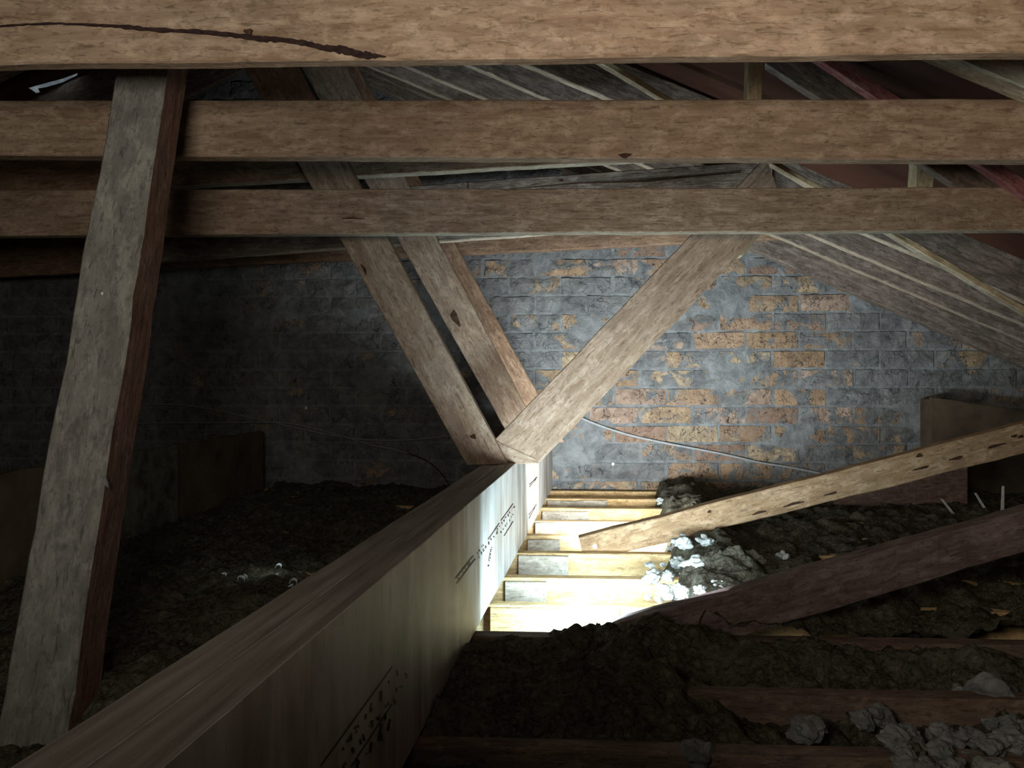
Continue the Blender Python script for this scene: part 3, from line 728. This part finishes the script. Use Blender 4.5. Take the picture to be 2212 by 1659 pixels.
clumps = [(1478, 1172, 22, 'pale wool clump tucked under the upper brace, left one of the pair'), (1525, 1170, 18, 'greyer wool clump under the upper brace, right one of the pair'),
          (1496, 1222, 24, 'brightest white wool clump on the joists right of the opening'), (1462, 1212, 14, 'brownish torn wool tuft beside the brightest clump'),
          (1405, 1246, 20, 'flat pale wool scrap spilling over the joist edge'), (1442, 1244, 14, 'small pale wool tuft on the joist edge'),
          (1436, 1278, 20, 'white wool clump lying lowest left, just above the lower brace'), (1475, 1278, 22, 'rounded white wool clump above the lower brace'),
          (1512, 1276, 16, 'small white wool clump right of the rounded one'), (1555, 1268, 18, 'grey curled wool clump against the lower brace'),
          (1428, 1084, 12, 'small pale wool tuft on the second joist from the wall'), (1296, 1047, 11, 'crumpled grey scrap at the foot of the brick wall'),
          (1630, 1210, 22, 'dim grey wool tangle farther right above the lower brace'), (1690, 1205, 18, 'dim wool tangle at the far right of the wool')]
for u, v, rp, lb in clumps:
    z = 0.0; p = PZ(u, v, 0.006)
    for _ in range(4): p = PZ(u, v, max(h_ins(p.x, p.y), 0.0)+0.008)
    d = (p-EYE).dot(FWD)
    lump('wool_clump', CL, p, rp/F*d*0.85, 0.75, lb, 'insulation clump', 'torn wool clumps beside the bright opening')
# extra small wool crumbs around the clumps
for k in range(46):
    u = random.uniform(1395, 1600); v = random.choice((1230, 1238, 1268, 1276, 1284, 1178, 1215))+random.uniform(-6, 8)
    if v < 1200: u = random.uniform(1450, 1550)
    p = PZ(u, v, 0.0); d = (p-EYE).dot(FWD)
    p.z = -0.008
    lump('wool_crumb', CL, p, random.uniform(4, 9)/F*d, 0.7, 'small crumb of pale wool among the clumps right of the bright opening', 'insulation crumb', 'wool crumbs beside the bright opening')
rub = [(1745, 1590, 36, 'broad flat-topped grey lump left of the rubble heap'), (1862, 1572, 26, 'angular grey lump between the flat one and the heap'), (1900, 1560, 30, 'pointed grey lump above the rubble heap'), (2140, 1510, 52, 'largest rounded grey block at the top right of the rubble'), (2075, 1510, 16, 'small pebble-like lump left of the largest block'), (1510, 1648, 42, 'pale rounded lump on the bottom edge, alone left of the heap'), (1960, 1600, 20, 'pale wedge-shaped lump in the middle of the heap')]
for u, v, rp, lb in rub:
    p = PZ(u, v+rp*0.4, -0.03); d = (p-EYE).dot(FWD); p.z = -0.012
    lump('rubble_lump', CH, p, rp/F*d, 0.75, lb, 'rubble', 'rubble at the lower right')
for k in range(60):
    u = random.uniform(1930, 2260); v = random.uniform(1560, 1690)
    if v < 1600 and u < 2010: continue
    p = PZ(u, v, 0.0); d = (p-EYE).dot(FWD); p.z = random.uniform(-0.02, 0.015)
    lump('rubble_chunk', CH if random.random() < .8 else ML, p, random.uniform(16, 32)/F*d, 0.8, 'rough grey chunk in the rubble heap at the lower right corner', 'rubble', 'rubble heap at the lower right corner')
for k in range(26):
    u = random.uniform(1020, 1460); v = random.uniform(1372, 1440)
    p = PZ(u, v, 0.0); d = (p-EYE).dot(FWD); p.z = h_ins(p.x, p.y)+0.002
    lump('insulation_tuft', ML, p, random.uniform(7, 15)/F*d, 0.8, 'dark crumpled tuft on the mound at the foot of the lit beam', 'insulation clump', 'dark tufts on the mound')
# white scraps in the dark at left
sp_ = [(480, 1234, 10), (520, 1243, 12), (531, 1236, 9), (592, 1240, 10), (600, 1226, 9), (612, 1265, 9), (632, 1252, 11), (625, 1268, 8)]
for i, (u, v, rp) in enumerate(sp_):
    p = PZ(u, v, 0.02); d = (p-EYE).dot(FWD)
    p.z = max(h_ins(p.x, p.y), 0)+0.004
    vv = []; r = rp/F*d
    n = 7; a0 = random.uniform(0, 6)
    for k in range(n):
        s = k/(n-1)
        c = Vector((math.cos(a0+s*3)*r*0.7, math.sin(a0+s*3)*r*.5, r*0.5*math.sin(s*3.1)+0.004))
        vv += [c+Vector((0, 0, -.003)), c+Vector((0.002, 0, r*0.25))]
    vv += [q+Vector((0.0012, 0.0012, 0.0006)) for q in vv]; m = 2*n
    ff = [(2*k, 2*k+2, 2*k+3, 2*k+1) for k in range(n-1)]+[(m+2*k+1, m+2*k+3, m+2*k+2, m+2*k) for k in range(n-1)]
    ff += [(2*k+2, 2*k, m+2*k, m+2*k+2) for k in range(n-1)]+[(2*k+1, 2*k+3, m+2*k+3, m+2*k+1) for k in range(n-1)]
    me = mesh_from(vv, ff, True); me.materials.append(M_SCRAP)
    o = bpy.data.objects.new('paper_scrap', me); COL.objects.link(o); o.location = p
    tag(o, 'curled white scrap in the left of the two small white groups on the dark insulation' if i < 3 else 'curled white scrap in the right of the two small white groups, beside the beam', 'scrap', 'left group of white scraps' if i < 3 else 'right group of white scraps')
l = bpy.data.lights.new('ceiling_leak', 'POINT'); l.energy = 0.05; l.color = (0.8, 0.95, 1); l.shadow_soft_size = 0.01
q = PZ(570, 1240, 0.02); lo = bpy.data.objects.new('ceiling_leak', l); COL.objects.link(lo); lo.location = (q.x, q.y+0.03, 0.06)
